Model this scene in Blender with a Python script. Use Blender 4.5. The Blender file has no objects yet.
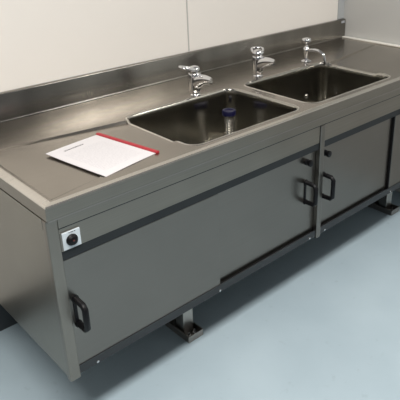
import bpy, bmesh, math
from mathutils import Vector, Matrix
from mathutils.geometry import delaunay_2d_cdt
sc = bpy.context.scene
COL = sc.collection
PI = math.pi

# ---------------------------------------------------------------- materials
def nodes(name):
    m = bpy.data.materials.new(name); m.use_nodes = True
    nt = m.node_tree
    return m, nt, nt.nodes['Principled BSDF']

def N(nt, t, **kw):
    n = nt.nodes.new(t)
    for k, v in kw.items(): setattr(n, k, v)
    return n

def plain(name, col, rough=.5, metal=0., var=.06, scale=8., spec=.5, bump=0.):
    m, nt, b = nodes(name)
    tc = N(nt, 'ShaderNodeTexCoord'); no = N(nt, 'ShaderNodeTexNoise')
    no.inputs['Scale'].default_value = scale; no.inputs['Detail'].default_value = 4
    nt.links.new(tc.outputs['Object'], no.inputs['Vector'])
    r = N(nt, 'ShaderNodeValToRGB')
    r.color_ramp.elements[0].position = .3; r.color_ramp.elements[1].position = .7
    r.color_ramp.elements[0].color = (*[c*(1-var) for c in col], 1)
    r.color_ramp.elements[1].color = (*[min(1, c*(1+var)) for c in col], 1)
    nt.links.new(no.outputs['Fac'], r.inputs['Fac']); nt.links.new(r.outputs['Color'], b.inputs['Base Color'])
    b.inputs['Roughness'].default_value = rough; b.inputs['Metallic'].default_value = metal
    b.inputs['Specular IOR Level'].default_value = spec
    if bump:
        bp = N(nt, 'ShaderNodeBump'); bp.inputs['Strength'].default_value = bump; bp.inputs['Distance'].default_value = .002
        nt.links.new(no.outputs['Fac'], bp.inputs['Height']); nt.links.new(bp.outputs['Normal'], b.inputs['Normal'])
    return m

def steel(name, col, rough, axis='x', var=.05, rvar=.03, aniso=0., cloud=.06, band=False):
    """brushed stainless steel: fine streaks along one axis, soft large tone patches; band paints in room reflections"""
    m, nt, b = nodes(name)
    tc = N(nt, 'ShaderNodeTexCoord'); mp = N(nt, 'ShaderNodeMapping')
    s = {'x': (1.2, 420, 420), 'z': (420, 420, 1.2), 'y': (420, 1.2, 420)}[axis]
    mp.inputs['Scale'].default_value = s
    nt.links.new(tc.outputs['Object'], mp.inputs['Vector'])
    no = N(nt, 'ShaderNodeTexNoise'); no.inputs['Scale'].default_value = 1.; no.inputs['Detail'].default_value = 3
    nt.links.new(mp.outputs['Vector'], no.inputs['Vector'])
    cl = N(nt, 'ShaderNodeTexNoise'); cl.inputs['Scale'].default_value = 4.; cl.inputs['Detail'].default_value = 2
    cm = N(nt, 'ShaderNodeMapping'); cm.inputs['Scale'].default_value = (1, .12, .12) if band else (1, 1, 1)
    nt.links.new(tc.outputs['Object'], cm.inputs['Vector']); nt.links.new(cm.outputs['Vector'], cl.inputs['Vector'])
    mr = N(nt, 'ShaderNodeMapRange'); mr.inputs['To Min'].default_value = 1-var; mr.inputs['To Max'].default_value = 1+var
    mr.inputs['From Min'].default_value = .3; mr.inputs['From Max'].default_value = .7
    nt.links.new(no.outputs['Fac'], mr.inputs['Value'])
    mc = N(nt, 'ShaderNodeMapRange'); mc.inputs['To Min'].default_value = 1-cloud; mc.inputs['To Max'].default_value = 1+cloud
    mc.inputs['From Min'].default_value = .3; mc.inputs['From Max'].default_value = .7
    nt.links.new(cl.outputs['Fac'], mc.inputs['Value'])
    mu = N(nt, 'ShaderNodeMath', operation='MULTIPLY')
    nt.links.new(mr.outputs['Result'], mu.inputs[0]); nt.links.new(mc.outputs['Result'], mu.inputs[1])
    vm = N(nt, 'ShaderNodeVectorMath', operation='SCALE'); vm.inputs[0].default_value = col
    nt.links.new(mu.outputs[0], vm.inputs['Scale']); nt.links.new(vm.outputs['Vector'], b.inputs['Base Color'])
    rr = N(nt, 'ShaderNodeMapRange'); rr.inputs['To Min'].default_value = max(.02, rough-rvar); rr.inputs['To Max'].default_value = rough+rvar
    rr.inputs['From Min'].default_value = .3; rr.inputs['From Max'].default_value = .7
    nt.links.new(cl.outputs['Fac'], rr.inputs['Value']); nt.links.new(rr.outputs['Result'], b.inputs['Roughness'])
    b.inputs['Metallic'].default_value = 1.
    if aniso:
        b.inputs['Anisotropic'].default_value = aniso
    return m

M = {}
M['top'] = steel('worktop brushed steel', (.335, .305, .265), .25, 'x', cloud=.12, rvar=.015)
M['rim'] = steel('worktop rim steel', (.66, .625, .57), .26, 'x')
M['splash'] = steel('splashback brushed steel', (.26, .247, .225), .22, 'x', rvar=.01, cloud=.35, band=True)  # uneven bands in the colour stand in for reflections of the room
M['lip'] = steel('front lip steel', (.275, .252, .22), .34, 'x')
M['bowl'] = steel('bowl satin steel', (.43, .415, .375), .15, 'x', var=.03)
M['front'] = steel('door satin steel', (.225, .209, .19), .30, 'x', var=.02, cloud=.03, rvar=.008)
M['side'] = steel('end panel satin steel', (.29, .27, .235), .34, 'z', var=.02, rvar=.01)
M['post'] = steel('frame post steel', (.27, .247, .218), .36, 'z', var=.02)
M['chrome'] = plain('chrome', (.66, .66, .67), .07, 1., .01)
M['dark'] = plain('dark grey track', (.016, .019, .021), .5, 0., .1, spec=.3)
M['rail'] = plain('grey bottom track', (.028, .031, .034), .42, .2, .1)
M['black'] = plain('black plastic', (.005, .005, .006), .4, 0., .1, spec=.22)
M['inner'] = plain('dull inner steel', (.16, .16, .16), .5, .7, .1)
M['foot'] = steel('leg steel', (.42, .40, .37), .3, 'z')
M['footdark'] = steel('base channel steel', (.34, .31, .285), .35, 'y')
M['plate'] = plain('pale switch plate', (.56, .62, .66), .45, 0., .03)
M['bolt'] = plain('bolt steel', (.75, .75, .75), .25, 1., .02)
M['red'] = plain('red plastic', (.38, .016, .026), .4, 0., .06)
M['navy'] = plain('navy blue plastic', (.004, .004, .032), .4, 0., .1, spec=.25)
M['pipe'] = steel('standpipe metal', (.50, .49, .47), .25, 'z')
M['led'] = plain('dull red dot', (.10, .02, .015), .4)
M['trim'] = plain('grey corner trim', (.40, .42, .43), .5, 0., .02)
M['seam'] = plain('panel joint', (.50, .49, .47), .6, 0., .02)
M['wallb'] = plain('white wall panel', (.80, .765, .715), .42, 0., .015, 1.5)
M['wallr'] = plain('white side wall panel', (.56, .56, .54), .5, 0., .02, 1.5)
M['sticker'] = plain('grey end tag', (.35, .37, .39), .5)
M['glint'] = plain('cream rim glint', (.86, .84, .78), .35, 0., .02)
M['wall_shade'] = plain('dark grey wall shade', (.03, .036, .04), .5, 0., .05)
M['ink'] = plain('dark ink', (.03, .03, .035), .6)

def floor_mat():
    m, nt, b = nodes('pale blue vinyl floor')
    tc = N(nt, 'ShaderNodeTexCoord')
    n1 = N(nt, 'ShaderNodeTexNoise'); n1.inputs['Scale'].default_value = 2.2; n1.inputs['Detail'].default_value = 5
    n2 = N(nt, 'ShaderNodeTexNoise'); n2.inputs['Scale'].default_value = 22; n2.inputs['Detail'].default_value = 6
    for n in (n1, n2): nt.links.new(tc.outputs['Object'], n.inputs['Vector'])
    r = N(nt, 'ShaderNodeValToRGB')
    r.color_ramp.elements[0].position = .3; r.color_ramp.elements[1].position = .7
    r.color_ramp.elements[0].color = (.375, .47, .525, 1); r.color_ramp.elements[1].color = (.435, .535, .59, 1)
    nt.links.new(n1.outputs['Fac'], r.inputs['Fac'])
    r2 = N(nt, 'ShaderNodeValToRGB')
    r2.color_ramp.elements[0].position = .22; r2.color_ramp.elements[1].position = .36
    r2.color_ramp.elements[0].color = (.86, .86, .86, 1); r2.color_ramp.elements[1].color = (1, 1, 1, 1)
    nt.links.new(n2.outputs['Fac'], r2.inputs['Fac'])
    mx = N(nt, 'ShaderNodeMixRGB', blend_type='MULTIPLY'); mx.inputs['Fac'].default_value = 1
    nt.links.new(r.outputs['Color'], mx.inputs['Color1']); nt.links.new(r2.outputs['Color'], mx.inputs['Color2'])
    nt.links.new(mx.outputs['Color'], b.inputs['Base Color'])
    b.inputs['Roughness'].default_value = .45; b.inputs['Specular IOR Level'].default_value = .35
    return m
M['floor'] = floor_mat()

def paper_mat():
    """white sheet; rows of faint grey print (illegible in the photo) from UV"""
    m, nt, b = nodes('printed white paper')
    tc = N(nt, 'ShaderNodeTexCoord'); sp = N(nt, 'ShaderNodeSeparateXYZ')
    nt.links.new(tc.outputs['UV'], sp.inputs['Vector'])
    def math_(op, a, bb=None, c=None):
        n = N(nt, 'ShaderNodeMath', operation=op)
        for i, v in enumerate((a, bb, c)):
            if v is None: continue
            if isinstance(v, (int, float)): n.inputs[i].default_value = v
            else: nt.links.new(v, n.inputs[i])
        return n.outputs[0]
    u, v = sp.outputs['X'], sp.outputs['Y']
    fr = math_('FRACT', math_('MULTIPLY', v, 34.))
    row = math_('LESS_THAN', fr, .45)
    inside = math_('MULTIPLY', math_('MULTIPLY', math_('GREATER_THAN', u, .12), math_('LESS_THAN', u, .86)),
                   math_('MULTIPLY', math_('GREATER_THAN', v, .12), math_('LESS_THAN', v, .80)))
    mp = N(nt, 'ShaderNodeMapping'); mp.inputs['Scale'].default_value = (60, 34, 1)
    nt.links.new(tc.outputs['UV'], mp.inputs['Vector'])
    no = N(nt, 'ShaderNodeTexNoise'); no.inputs['Scale'].default_value = 1.; nt.links.new(mp.outputs['Vector'], no.inputs['Vector'])
    words = math_('GREATER_THAN', no.outputs['Fac'], .46)
    f = math_('MULTIPLY', math_('MULTIPLY', row, inside), math_('MULTIPLY', words, .27))
    mx = N(nt, 'ShaderNodeMixRGB'); mx.inputs['Color1'].default_value = (.68, .655, .665, 1); mx.inputs['Color2'].default_value = (.25, .25, .27, 1)
    nt.links.new(f, mx.inputs['Fac']); nt.links.new(mx.outputs['Color'], b.inputs['Base Color'])
    b.inputs['Roughness'].default_value = .55
    return m
M['paper'] = paper_mat()

# ---------------------------------------------------------------- mesh helpers
def box(bm, x0, x1, y0, y1, z0, z1):
    r = bmesh.ops.create_cube(bm, size=1.)
    bmesh.ops.scale(bm, verts=r['verts'], vec=(x1-x0, y1-y0, z1-z0))
    bmesh.ops.translate(bm, verts=r['verts'], vec=((x0+x1)/2, (y0+y1)/2, (z0+z1)/2))
    return r['verts']

def lathe(bm, prof, c, seg=28, M4=None):
    """prof: (r, h) from bottom to top around +z at c (or in frame M4)"""
    rings = []
    for r, h in prof:
        ring = []
        for i in range(seg):
            a = 2*PI*i/seg
            p = Vector((r*math.cos(a), r*math.sin(a), h))
            p = (M4 @ p) if M4 else p
            ring.append(bm.verts.new(p+Vector(c)))
        rings.append(ring)
    for a, b in zip(rings, rings[1:]):
        for i in range(seg):
            bm.faces.new((a[i], a[(i+1) % seg], b[(i+1) % seg], b[i]))
    bm.faces.new(list(reversed(rings[0]))); bm.faces.new(rings[-1])

def tube(bm, pts, rad, seg=14, flat=None, cap=True):
    """swept tube; rad a number or list; flat=(sx,sy) squashes the section"""
    pts = [Vector(p) for p in pts]
    rads = rad if isinstance(rad, (list, tuple)) else [rad]*len(pts)
    up = Vector((0, 0, 1)); rings = []
    prev = None
    for i, p in enumerate(pts):
        t = (pts[min(i+1, len(pts)-1)]-pts[max(i-1, 0)]).normalized()
        if prev is None:
            ref = up if abs(t.dot(up)) < .95 else Vector((1, 0, 0))
            n = t.cross(ref).normalized()
        else:
            n = (prev - t*prev.dot(t)).normalized()
        prev = n
        b = n.cross(t)
        fx, fy = flat if flat else (1, 1)
        rings.append([bm.verts.new(p + (n*math.cos(2*PI*k/seg)*fx + b*math.sin(2*PI*k/seg)*fy)*rads[i]) for k in range(seg)])
    for a, b in zip(rings, rings[1:]):
        for k in range(seg):
            bm.faces.new((a[k], a[(k+1) % seg], b[(k+1) % seg], b[k]))
    if cap:
        bm.faces.new(list(reversed(rings[0]))); bm.faces.new(rings[-1])

def smooth_path(pts, n=6):
    P = [Vector(p) for p in pts]; out = []
    for i in range(len(P)-1):
        p0, p1, p2, p3 = P[max(i-1, 0)], P[i], P[i+1], P[min(i+2, len(P)-1)]
        for k in range(n):
            t = k/n
            out.append(.5*((2*p1)+(-p0+p2)*t+(2*p0-5*p1+4*p2-p3)*t*t+(-p0+3*p1-3*p2+p3)*t**3))
    out.append(P[-1]); return out

def obj(name, bm, mat, parent=None, bevel=0., smooth=False, seg=2):
    bmesh.ops.recalc_face_normals(bm, faces=bm.faces)
    off = Vector((0, 0, 0)); p = parent
    while p is not None: off += p.location; p = p.parent
    bmesh.ops.translate(bm, verts=bm.verts, vec=-off)
    if smooth:
        for f in bm.faces: f.smooth = True
        for e in bm.edges:
            if len(e.link_faces) == 2 and e.calc_face_angle(0) > math.radians(50): e.smooth = False
    me = bpy.data.meshes.new(name); bm.to_mesh(me); bm.free()
    o = bpy.data.objects.new(name, me); COL.objects.link(o)
    me.materials.append(mat)
    if parent: o.parent = parent
    if bevel:
        b = o.modifiers.new('bevel', 'BEVEL'); b.width = bevel; b.segments = seg; b.limit_method = 'ANGLE'; b.angle_limit = math.radians(40)
    return o

def bx(name, dims, mat, parent=None, bevel=.0015):
    bm = bmesh.new(); box(bm, *dims)
    return obj(name, bm, M[mat], parent, bevel)

def thing(name, label, cat, loc, group=None):
    o = bpy.data.objects.new(name, None); COL.objects.link(o); o.location = loc
    o.empty_display_size = .05
    o['label'] = label; o['category'] = cat
    if group: o['group'] = group
    return o

def struct(name, dims, mat, bevel=0.):
    o = bx(name, dims, mat, None, bevel); o['kind'] = 'structure'; return o

# ---------------------------------------------------------------- setting
L, D, H = 2.36, .759, .900
struct('floor', (-3.2, 2.363, -4.2, .782, -.05, 0), 'floor')
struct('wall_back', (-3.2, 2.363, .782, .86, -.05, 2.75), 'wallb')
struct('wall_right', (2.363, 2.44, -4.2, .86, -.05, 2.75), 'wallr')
struct('shade_strip_back', (-3.2, 2.362, .772, .7815, 0, .13), 'wall_shade')  # dark strip added for the shade at the foot of the wall
struct('trim_1', (2.306, 2.3625, .776, .7815, 1.012, 2.75), 'trim')
struct('trim_2', (1.146, 1.152, .7795, .7815, 1.012, 2.75), 'seam')

# ---------------------------------------------------------------- worktop with two bowls
B1 = (.557, 1.129, .050, .475)
B2 = (1.188, 1.785, .052, .472)
worktop = thing('worktop', 'long brushed steel double-bowl sink worktop with splashback lying on the cabinet', 'sink', (1.18, .38, .857))

def rrect(b, r, inset=0., n=8):
    x0, x1, y0, y1 = b; x0 += inset; x1 -= inset; y0 += inset; y1 -= inset
    r = max(r-inset, .004); pts = []
    for cx, cy, a0 in ((x1-r, y1-r, 0), (x0+r, y1-r, 90), (x0+r, y0+r, 180), (x1-r, y0+r, 270)):
        for k in range(n+1):
            a = math.radians(a0+90*k/n); pts.append((cx+r*math.cos(a), cy+r*math.sin(a)))
    # extra points along straight sides so the rim can dip at the drainers
    out = []
    for i, p in enumerate(pts):
        out.append(p); q = pts[(i+1) % len(pts)]
        d = math.hypot(q[0]-p[0], q[1]-p[1])
        if d > .1:
            for k in range(1, 13): out.append((p[0]+(q[0]-p[0])*k/13, p[1]+(q[1]-p[1])*k/13))
    return out

RW = .030    # width of the rim band round the worktop
RC = .052    # bowl corner radius
TL = [(RW+.002, .033), (B1[0], .138), (B1[0], .438), (RW+.002, .512)]          # left drainer, falls to the bowl
TR = [(L-RW-.002, .033), (B2[1], .138), (B2[1], .432), (L-RW-.002, .512)]    # right drainer

def in_trap(x, y, T):
    """distance inside the drainer outline (<=0 outside), and 0..1 along its fall"""
    (xa, ya0), (xb, yb0), (_, yb1), (_, ya1) = T
    t = (x-xa)/(xb-xa)
    if t < -.001 or t > 1.001: return -1, 0
    lo = ya0+(yb0-ya0)*t; hi = ya1+(yb1-ya1)*t
    return min(y-lo, hi-y, abs(x-xa)), t

def top_z(x, y):
    for T in (TL, TR):
        d, t = in_trap(x, y, T)
        if d > 0: return H - min(1, d/.010)*(.0035+.0060*min(max(t, 0), 1))
    return H

pts, edges = [], []
def loop(ps, closed=True):
    i0 = len(pts); pts.extend([Vector(p[:2]) for p in ps]); n = len(ps)
    for k in range(n if closed else n-1): edges.append((i0+k, i0+(k+1) % n))
loop([(RW, RW*.72), (L-RW, RW*.72), (L-RW, D), (RW, D)])
h1, h2 = rrect(B1, RC), rrect(B2, RC)
loop(h1); loop(h2)
def lerp2(a, b, t): return (a[0]+(b[0]-a[0])*t, a[1]+(b[1]-a[1])*t)
for T, s in ((TL, 1), (TR, -1)):
    xa = T[0][0]; xb = T[1][0]-s*.0025
    for k, o_ in ((0, 0.), (1, .010)):
        a = (xa+s*o_, T[0][1]+o_); b = (xb, T[1][1]+o_-.0005); c = (xb, T[2][1]-o_+.0005); d = (xa+s*o_, T[3][1]-o_)
        loop([lerp2(b, a, i/8) for i in range(9)] + [lerp2(d, c, i/8) for i in range(9)], closed=False)
    for yy in (.12, .2, .28, .36, .43):       # points across the fall
        pts.append(Vector((xa+s*.18, yy)))
cv, ce, cf, *_ = delaunay_2d_cdt(pts, edges, [], 0, 1e-5)
def inside_poly(p, poly):
    c = False; j = len(poly)-1
    for i in range(len(poly)):
        xi, yi = poly[i]; xj, yj = poly[j]
        if (yi > p[1]) != (yj > p[1]) and p[0] < (xj-xi)*(p[1]-yi)/(yj-yi)+xi: c = not c
        j = i
    return c
bm = bmesh.new()
vs = [bm.verts.new((v.x, v.y, top_z(v.x, v.y))) for v in cv]
for f in cf:
    c = sum((cv[i] for i in f), Vector((0, 0)))/len(f)
    if inside_poly(c, h1) or inside_poly(c, h2): continue
    try: bm.faces.new([vs[i] for i in f])
    except ValueError: pass
bmesh.ops.delete(bm, geom=[v for v in bm.verts if not v.link_faces], context='VERTS')
top = obj('work_surface', bm, M['top'], worktop)

# rim band and folded front / side lips, one swept profile (mitred corners)
bm = bmesh.new()
def rim_profile(off_in, z):   # U-shaped path: back-left, front-left, front-right, back-right
    a = off_in; f = a*.72 if a > 0 else a
    return [(a, D, z), (a, f, z), (L-a, f, z), (L-a, D, z)]
prof = [(RW, H), (RW-.003, H+.0030), (RW-.008, H+.0034), (.005, H+.0012), (.0015, H+.0002), (0., H-.0025)]
rows = [[bm.verts.new(p) for p in rim_profile(a, z)] for a, z in prof]
for a, b in zip(rows, rows[1:]):
    for k in range(3): bm.faces.new((a[k], a[k+1], b[k+1], b[k]))
rim = obj('raised_rim', bm, M['rim'], worktop)
bm = bmesh.new()
zl = .8566
prof = [(0., H-.0025), (0., zl+.002), (.002, zl), (.016, zl)]
rows = [[bm.verts.new(p) for p in rim_profile(a, z)] for a, z in prof]
for a, b in zip(rows, rows[1:]):
    for k in range(3): bm.faces.new((a[k], a[k+1], b[k+1], b[k]))
lip = obj('front_lip', bm, M['lip'], worktop)

# splashback: one profile along x with a cove at its foot
bm = bmesh.new()
zt = 1.0094
pr = [(D-.009, H+.0002)] + [(D-.007+.007*math.sin(a), H+.007-.007*math.cos(a)) for a in [PI/2*k/6 for k in range(0, 7)]]
pr += [(D, zt-.004), (D+.0012, zt-.0012), (D+.004, zt), (D+.020, zt), (D+.020, H-.03), (D-.014, H-.03)]
ends = []
for x in (0., L):
    ends.append([bm.verts.new((x, y, z)) for y, z in pr])
n = len(pr)
for k in range(n): bm.faces.new((ends[0][k], ends[0][(k+1) % n], ends[1][(k+1) % n], ends[1][k]))
bm.faces.new(ends[0]); bm.faces.new(list(reversed(ends[1])))
bx('rim_glint', (L-.029, L-.001, .002, D-.001, H+.0005, H+.0075), 'glint', worktop, .002)  # cream strip; the rim's bright reflection is put into its colour
bx('lip_seam', (.006, L-.006, .0022, .0115, .8528, .8562), 'footdark', lip, 0)
splash = obj('splashback', bm, M['splash'], worktop, smooth=True)
bx('end_tag', (2.318, 2.352, D-.0012, D+.0005, .988, 1.002), 'sticker', splash, 0)

def bowl(b, drain, tap_overflow):
    bm = bmesh.new()
    depth = .25
    steps = [(0., 0.), (.002, -.0006), (.0045, -.003), (.006, -.008), (.0075, -.03), (.012, -depth+.045)]
    R = .04
    for k in range(1, 7):
        a = PI/2*k/6; steps.append((.012+R-R*math.cos(a)+.001*k, -depth+.045-R*math.sin(a)))
    steps.append((.12, -depth-.003))
    rings = []
    for ins, dz in steps:
        ring = rrect(b, RC+(.02 if ins > .05 else 0), ins)
        rings.append([bm.verts.new((x, y, (top_z(*rrect(b, RC)[i]) if dz > -.02 else H)+dz)) for i, (x, y) in enumerate(ring)])
    for r0, r1 in zip(rings, rings[1:]):
        m = len(r0)
        for i in range(m): bm.faces.new((r0[i], r0[(i+1) % m], r1[(i+1) % m], r1[i]))
    bm.faces.new(rings[-1])
    o = obj('bowl', bm, M['bowl'], worktop, smooth=True)
    so = o.modifiers.new('thickness', 'SOLIDIFY'); so.thickness = .0012; so.offset = 1
    bm = bmesh.new()      # pressed bright bead round the bowl opening
    ring = rrect(b, RC, -.0015); rr = []
    for i, (px, py) in enumerate(ring):
        qx, qy = ring[(i+1) % len(ring)]; wx, wy = ring[i-1]
        t = Vector((qx-wx, qy-wy)).normalized(); nrm = Vector((t.y, -t.x)); z = top_z(*rrect(b, RC)[i])
        rr.append([bm.verts.new((px+nrm.x*a, py+nrm.y*a, z+h)) for a, h in ((.0055, .0001), (.003, .0014), (0, .0018), (-.002, .0008), (-.0028, -.002))])
    for i in range(len(rr)):
        a, c = rr[i], rr[(i+1) % len(rr)]
        for k in range(4): bm.faces.new((a[k], a[k+1], c[k+1], c[k]))
    obj('bowl_rim', bm, M['rim'], o, smooth=True)
    bm = bmesh.new()
    lathe(bm, [(.042, 0), (.043, .002), (.036, .003), (.030, .0005), (.012, .0005)], (drain[0], drain[1], H-depth-.0028))
    obj('drain', bm, M['chrome'], o, smooth=True)
    if tap_overflow:
        bm = bmesh.new()
        rm = Matrix.Rotation(PI/2, 4, 'X')
        lathe(bm, [(.0135, 0), (.0135, .003), (.010, .0045), (.007, .0025)], (tap_overflow[0], b[3]-.0095, tap_overflow[1]), M4=rm)
        obj('overflow_fitting', bm, M['chrome'], o, smooth=True)
    return o
bowl(B1, (1.045, .40), None)
bowl(B2, (1.49, .26), (1.645, .745))

# ---------------------------------------------------------------- cabinet
ZB = .2834
cab = thing('sink_cabinet', 'long satin steel base cabinet with sliding doors standing under the sink worktop', 'cabinet', (1.18, .38, 0))
# left end: flat panel with a corner post in front
bx('side_panel', (.004, .020, .034, .748, ZB+.004, .848), 'side', cab, .003)
bx('side_rail', (.0005, .0039, .036, .746, .8180, .8525), 'side', cab, .0008)
for x0, x1 in ((.0, .035), (2.322, 2.359)):
    bm = bmesh.new(); box(bm, x0, x1, .012, .034, ZB, .8530)
    obj('corner_post', bm, M['post'], cab, .003, seg=3)
bx('side_panel', (2.340, 2.356, .034, .748, ZB+.004, .848), 'side', cab, .003)
bx('back_panel', (.02, 2.34, .740, .748, ZB, .848), 'inner', cab)
bx('bottom_shelf', (.021, 2.339, .052, .738, .300, .313), 'inner', cab)
bx('top_rail', (.0352, 2.3218, .0118, .030, .8178, .8523), 'lip', cab)
bx('fascia_panel', (.036, 1.199, .0165, .026, .7395, .8155), 'lip', cab)
bx('fascia_panel', (1.2305, 2.321, .0165, .026, .7395, .8155), 'lip', cab)
bx('middle_stile', (1.2005, 1.2290, .012, .045, ZB, .8150), 'front', cab, .0025)
for x0, x1 in ((.036, 1.1995), (1.2300, 2.321)):
    bx('door_track', (x0, x1, .0185, .045, .7090, .7390), 'dark', cab, .001)
    bx('shadow_gap', (x0, x1, .0124, .0163, .8152, .8177), 'dark', cab, 0)
    bm = bmesh.new()   # lower track: front flange, lying web
    box(bm, x0, x1, .0175, .0205, .292, .324); box(bm, x0, x1, .0206, .050, .306, .3125); box(bm, x0, x1, .0475, .0505, .292, .324)
    tr = obj('bottom_track', bm, M['rail'], cab)
    for xb in ([.10, .63, 1.16] if x0 < 1 else [1.265, 1.80, 2.27]):
        bm = bmesh.new(); lathe(bm, [(.0045, 0), (.0045, .0015), (.0025, .003)], (xb, .0174, .300), 12, Matrix.Rotation(PI/2, 4, 'X'))
        obj('bolt', bm, M['bolt'], tr, smooth=True)

def door(x0, x1, y, handle_x, lock, hz0=.468, hz1=.573, plate=True):
    bm = bmesh.new(); box(bm, x0, x1, y, y+.011, .3165, .7075)
    d = obj('sliding_door', bm, M['front'], cab, .0018)
    bm = bmesh.new()
    path = []
    P = [(handle_x, y+.001, hz1), (handle_x, y-.045, hz1-.002), (handle_x, y-.056, hz1-.012),
         (handle_x, y-.056, hz0+.012), (handle_x, y-.045, hz0+.002), (handle_x, y+.001, hz0)]
    tube(bm, P, [.0098]*6, 12, flat=(1., 1.))
    for z in (hz0, hz1): lathe(bm, [(.012, 0), (.012, .003), (.009, .004)], (handle_x, y, z), 14, Matrix.Rotation(PI/2, 4, 'X'))
    if plate: box(bm, handle_x-.0085, handle_x+.0015, y-.0035, y-.0001, hz0-.010, hz1+.010)  # black bar standing for the handle's reflection in the door
    h = obj('handle', bm, M['black'], d, smooth=True); h['label'] = 'black plastic bow handle'
    if lock:
        bm = bmesh.new()
        lathe(bm, [(.0135, 0), (.0135, .005), (.0105, .007), (.0110, .014), (.0140, .017), (.0140, .026), (.011, .028)], (lock[0], y, lock[1]), 18, Matrix.Rotation(PI/2, 4, 'X'))
        k = obj('lock_knob', bm, M['black'], d, smooth=True); k['label'] = 'black round lock knob'
    return d
door(.0365, .636, .0205, .056, None, .476, .568)
door(.620, 1.199, .0340, 1.140, (1.140, .667), .483, .575)
door(1.2305, 1.800, .0340, 1.257, (1.262, .672), plate=False)
door(1.788, 2.3205, .0205, 2.298, None)
# black strip standing for shade on the leading edge of the front right-hand door
bx('door_edge_shade', (1.7815, 1.7877, .0215, .0330, .3165, .7075), 'black', cab, .001)

# rotary isolator switch let into the fascia
pl = bx('switch_plate', (.0420, .0980, .0120, .0164, .7425, .7985), 'plate', cab, .0015)
pl['label'] = 'pale square switch plate'
bm = bmesh.new(); box(bm, .0368, .0990, .0150, .0164, .7400, .8020); obj('backing_plate', bm, M['post'], pl, .0008)
rx = Matrix.Rotation(PI/2, 4, 'X')
bm = bmesh.new(); lathe(bm, [(.0178, 0), (.0178, .003), (.0150, .005), (.0140, .010), (.012, .012)], (.0695, .0120, .7700), 28, rx)
dl = obj('rotary_dial', bm, M['black'], pl, smooth=True)
bm = bmesh.new(); lathe(bm, [(.0028, 0), (.0028, .0012), (.0018, .0018)], (.0695, .0002, .7710), 12, rx); obj('dial_mark', bm, M['led'], pl)
bm = bmesh.new()
for i, w in enumerate((.003, .005, .003, .004)): box(bm, .0625+i*.0055, .0625+i*.0055+w, .0114, .0121, .7935, .7953)
obj('printed_marks', bm, M['ink'], pl)

# legs on floor channels
for xc in (.6075, 2.108):
    for y0 in (.195, .600):
        bm = bmesh.new(); box(bm, xc-.027, xc+.027, y0, y0+.054, .0052, .2915 if y0 < .05 else .2999)
        obj('leg', bm, M['foot'], cab, .004)
    bm = bmesh.new()
    box(bm, xc-.0385, xc+.0385, .150, .69, 0, .005)
    for s_ in (-1, 1):
        a, b = sorted((xc+s_*.0385, xc+s_*.0345)); box(bm, a, b, .150, .69, .0049, .032)
    box(bm, xc-.0345, xc+.0345, .150, .154, .0049, .030)
    ch = obj('floor_channel', bm, M['footdark'], cab, .0008)
    for dx in (-.015, .017):
        bm = bmesh.new(); lathe(bm, [(.010, .005), (.010, .013), (.006, .013), (.006, .024), (.003, .025)], (xc+dx, .178, 0), 8)
        obj('bolt', bm, M['bolt'], ch)

# ---------------------------------------------------------------- taps
def mixer(x, y, label, lever_deg, lever_rise, lever_len, ww=1.):
    t = thing('mixer_tap', label, 'tap', (x, y, H), 'chrome lever mixer taps')
    bm = bmesh.new()
    lathe(bm, [(.024, .0), (.024, .004), (.020, .007), (.0195, .014), (.0245, .020), (.0262, .030), (.0268, .075), (.0268, .092), (.0255, .097), (.0235, .099)], (x, y, H), 32)
    body = obj('body', bm, M['chrome'], t, smooth=True)
    bm = bmesh.new()
    P = smooth_path([(x, y-.006, H+.058), (x, y-.040, H+.074), (x, y-.078, H+.0825), (x, y-.108, H+.0845)], 5)
    k = len(P); tube(bm, P, [.034-.023*(i/(k-1))**.85 for i in range(k)], 18, flat=(.74, 1.0))
    sp = obj('spout', bm, M['chrome'], t, smooth=True)
    bm = bmesh.new(); lathe(bm, [(.0085, -.008), (.0095, -.006), (.0095, .002), (.008, .006)], (x, y-.099, H+.076), 18)
    obj('aerator', bm, M['chrome'], sp, smooth=True)
    bm = bmesh.new()
    lathe(bm, [(.0235, .100), (.0245, .103), (.0245, .112), (.022, .120), (.015, .126), (.006, .128)], (x, y, H), 28)
    a = math.radians(lever_deg); dx, dy = math.cos(a), math.sin(a)
    r = math.tan(math.radians(lever_rise)); px, py = -dy, dx
    P = []
    for s_, wd in ((.0, -.017), (.35, -.019), (.75, -.020), (.95, -.013), (1., 0), (.95, .013), (.75, .020), (.35, .019), (.0, .017)):
        P.append((x+dx*s_*lever_len+px*wd*ww, y+dy*s_*lever_len+py*wd*ww, H+.114+r*s_*lever_len))
    tube(bm, smooth_path(P, 4), .0062, 12)
    obj('lever', bm, M['chrome'], t, smooth=True)
    return t
mixer(.944, .497, 'chrome lever mixer tap behind the left bowl, its lever turned sideways', 172, 14, .066)
mixer(1.3455, .514, 'chrome lever mixer tap behind the gap between bowls, its lever pushed back', 50, 13, .048, 1.3)

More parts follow.
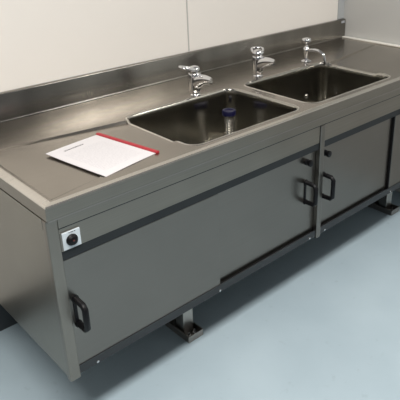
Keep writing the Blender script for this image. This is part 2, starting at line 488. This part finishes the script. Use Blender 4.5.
x, y = 1.726, .537
t = thing('pillar_tap', 'slim chrome pillar tap with round head and curved swivel spout behind the right bowl', 'tap', (x, y, H))
bm = bmesh.new()
lathe(bm, [(.029, 0), (.029, .003), (.020, .007), (.012, .010), (.0105, .016), (.0105, .040), (.0165, .046), (.018, .052), (.018, .064), (.0150, .070), (.0100, .074), (.0090, .080)], (x, y, H), 28)
obj('body', bm, M['chrome'], t, smooth=True)
bm = bmesh.new()
lathe(bm, [(.0075, .079), (.0085, .088), (.012, .094), (.0225, .098), (.0245, .103), (.0245, .113), (.021, .118), (.010, .121)], (x, y, H), 10)
obj('handwheel', bm, M['chrome'], t, smooth=True)
bm = bmesh.new()
P = smooth_path([(x, y-.012, H+.058), (x+.002, y-.040, H+.064), (x+.004, y-.078, H+.063), (x+.007, y-.105, H+.047), (x+.008, y-.114, H+.020), (x+.008, y-.115, H-.002)], 6)
tube(bm, P, .0082, 16)
obj('swivel_spout', bm, M['chrome'], t, smooth=True)

# ---------------------------------------------------------------- standpipe waste in the left bowl
x, y = 1.022, .372
zb = H-.2512
t = thing('standpipe', 'steel overflow standpipe with navy blue cap standing in left bowl corner', 'waste pipe', (x, y, zb))
bm = bmesh.new()
prof = [(.024, .000), (.024, .012), (.0195, .014)]
for k in range(12):
    z = .018+k*.011; prof += [(.0195, z), (.0210, z+.003), (.0210, z+.006), (.0195, z+.008)]
lathe(bm, prof+[(.0195, .178)], (x, y, zb), 28)
obj('pipe', bm, M['pipe'], t, smooth=True)
bm = bmesh.new()
lathe(bm, [(.024, .171), (.0295, .173), (.0300, .175), (.0300, .191), (.028, .194), (.020, .194), (.017, .190), (.008, .189)], (x, y, zb), 28)
obj('cap', bm, M['navy'], t, smooth=True)

# ---------------------------------------------------------------- document
c1, c2, c3, c4 = Vector((.179, .346)), Vector((.395, .381)), Vector((.442, .096)), Vector((.224, .055))
zp = H+.0003
t = thing('document', 'thin white printed document with red slide binder lying on the left drainer', 'document', (.31, .22, zp))
bm = bmesh.new()
nx, ny = 6, 8; g = []; uvl = bm.loops.layers.uv.new('UVMap')
def lift(u, v): return zp+.0016+.002*(1-u)*max(0, v-.7)/.3 + .0012*math.sin(PI*u)
for lay in (0, 1):
    rows = []
    for j in range(ny+1):
        v = j/ny; row = []
        for i in range(nx+1):
            u = i/nx
            p = (c4*(1-u)+c3*u)*(1-v) + (c1*(1-u)+c2*u)*v
            row.append((bm.verts.new((p.x, p.y, lift(u, v)-(.0018 if lay else 0))), u, v))
        rows.append(row)
    g.append(rows)
def quad(a):
    f = bm.faces.new([q[0] for q in a])
    for lp, q in zip(f.loops, a): lp[uvl].uv = (q[1], q[2])
for rows in g:
    for j in range(ny):
        for i in range(nx): quad([rows[j][i], rows[j][i+1], rows[j+1][i+1], rows[j+1][i]])
A, Bq = g
for j in range(ny):
    for i in (0, nx): quad([A[j][i], A[j+1][i], Bq[j+1][i], Bq[j][i]])
for i in range(nx):
    for j in (0, ny): quad([A[j][i], A[j][i+1], Bq[j][i+1], Bq[j][i]])
obj('paper_sheets', bm, M['paper'], t)
# heading: a row of short dark strokes near the far edge
def on_page(u, v):
    p = (c4*(1-u)+c3*u)*(1-v)+(c1*(1-u)+c2*u)*v
    return p.x, p.y, lift(u, v)+.0004
bm = bmesh.new()
u = .22
for w in (.03, .018, .04, .022, .03, .05, .02, .035, .03):
    q = [on_page(u, .868), on_page(u+w, .868), on_page(u+w, .893), on_page(u, .893)]
    bm.faces.new([bm.verts.new(p) for p in q]); u += w+.010
obj('heading_print', bm, plain('grey print', (.16, .15, .16), .6), t)
# red spine
ax = (c3-c2).normalized(); nx_ = Vector((-ax.y, ax.x))
if nx_.x < 0: nx_ = -nx_
bm = bmesh.new()
a, b = c2-ax*.003, c3+ax*.004
secs = [(-.006, .0006), (-.006, .0052), (-.003, .0070), (.006, .0070), (.0085, .0050), (.0085, .0006)]
e = [[bm.verts.new((p.x+nx_.x*s, p.y+nx_.y*s, zp+h)) for s, h in secs] for p in (a, b)]
n = len(secs)
for k in range(n): bm.faces.new((e[0][k], e[0][(k+1) % n], e[1][(k+1) % n], e[1][k]))
bm.faces.new(e[0]); bm.faces.new(list(reversed(e[1])))
o = obj('slide_binder', bm, M['red'], t); o['label'] = 'red plastic slide binder'
bm = bmesh.new()
d = (c4-c1).normalized(); nn = Vector((-d.y, d.x)); nn = nn if nn.x < 0 else -nn
p0, p1 = c4-d*.032, c4-d*.006
e = [p0-nn*.004, p1-nn*.004, p1+nn*.0035, p0+nn*.0035]
lo = [bm.verts.new((p.x, p.y, zp-.0002)) for p in e]; hi = [bm.verts.new((p.x, p.y, zp+.0010)) for p in e]
bm.faces.new(lo); bm.faces.new(hi)
for k in range(4): bm.faces.new((lo[k], lo[(k+1) % 4], hi[(k+1) % 4], hi[k]))
o = obj('clip', bm, M['black'], t); o['label'] = 'small black clip under the page edge'

# ---------------------------------------------------------------- light
w = bpy.data.worlds.new('World'); sc.world = w; w.use_nodes = True
bg = w.node_tree.nodes['Background']; bg.inputs['Color'].default_value = (.95, .97, 1., 1); bg.inputs['Strength'].default_value = .205
def area(name, loc, sx, sy, power, col, rot=(0, 0, 0)):
    l = bpy.data.lights.new(name, 'AREA'); l.shape = 'RECTANGLE'; l.size = sx; l.size_y = sy; l.energy = power; l.color = col
    o = bpy.data.objects.new(name, l); COL.objects.link(o); o.location = loc; o.rotation_euler = rot
    return o
area('ceiling_light', (-.45, -1.05, 2.7), 1.5, .4, 78, (1, .965, .92))
area('ceiling_light', (1.95, -1.10, 2.7), .9, .4, 38, (1, .965, .92))

# ---------------------------------------------------------------- camera (solved from the photograph's vanishing lines)
f, cx, cy = 577.79, 240.31, 154.70
yaw, pitch, roll = .7652, .4027, -.0126
cam = bpy.data.cameras.new('camera'); co = bpy.data.objects.new('camera', cam); COL.objects.link(co)
fw = Vector((math.sin(yaw)*math.cos(pitch), math.cos(yaw)*math.cos(pitch), -math.sin(pitch)))
r0 = Vector((math.cos(yaw), -math.sin(yaw), 0)); u0 = r0.cross(fw)
c, s = math.cos(roll), math.sin(roll)
r = c*r0+s*u0; u = -s*r0+c*u0
mt = Matrix((r, u, -fw)).transposed().to_4x4(); mt.translation = Vector((-.4946*1.15, -1.175*1.15, (1.5373-.117)*1.15))
co.matrix_world = mt
cam.sensor_width = 36; cam.sensor_fit = 'HORIZONTAL'; cam.lens = 36*f/400
cam.shift_x = (200-cx)/400; cam.shift_y = (cy-200)/400
cam.clip_start = .05
sc.camera = co
sc.view_settings.view_transform = 'Standard'; sc.view_settings.look = 'None'
sc.view_settings.exposure = 0
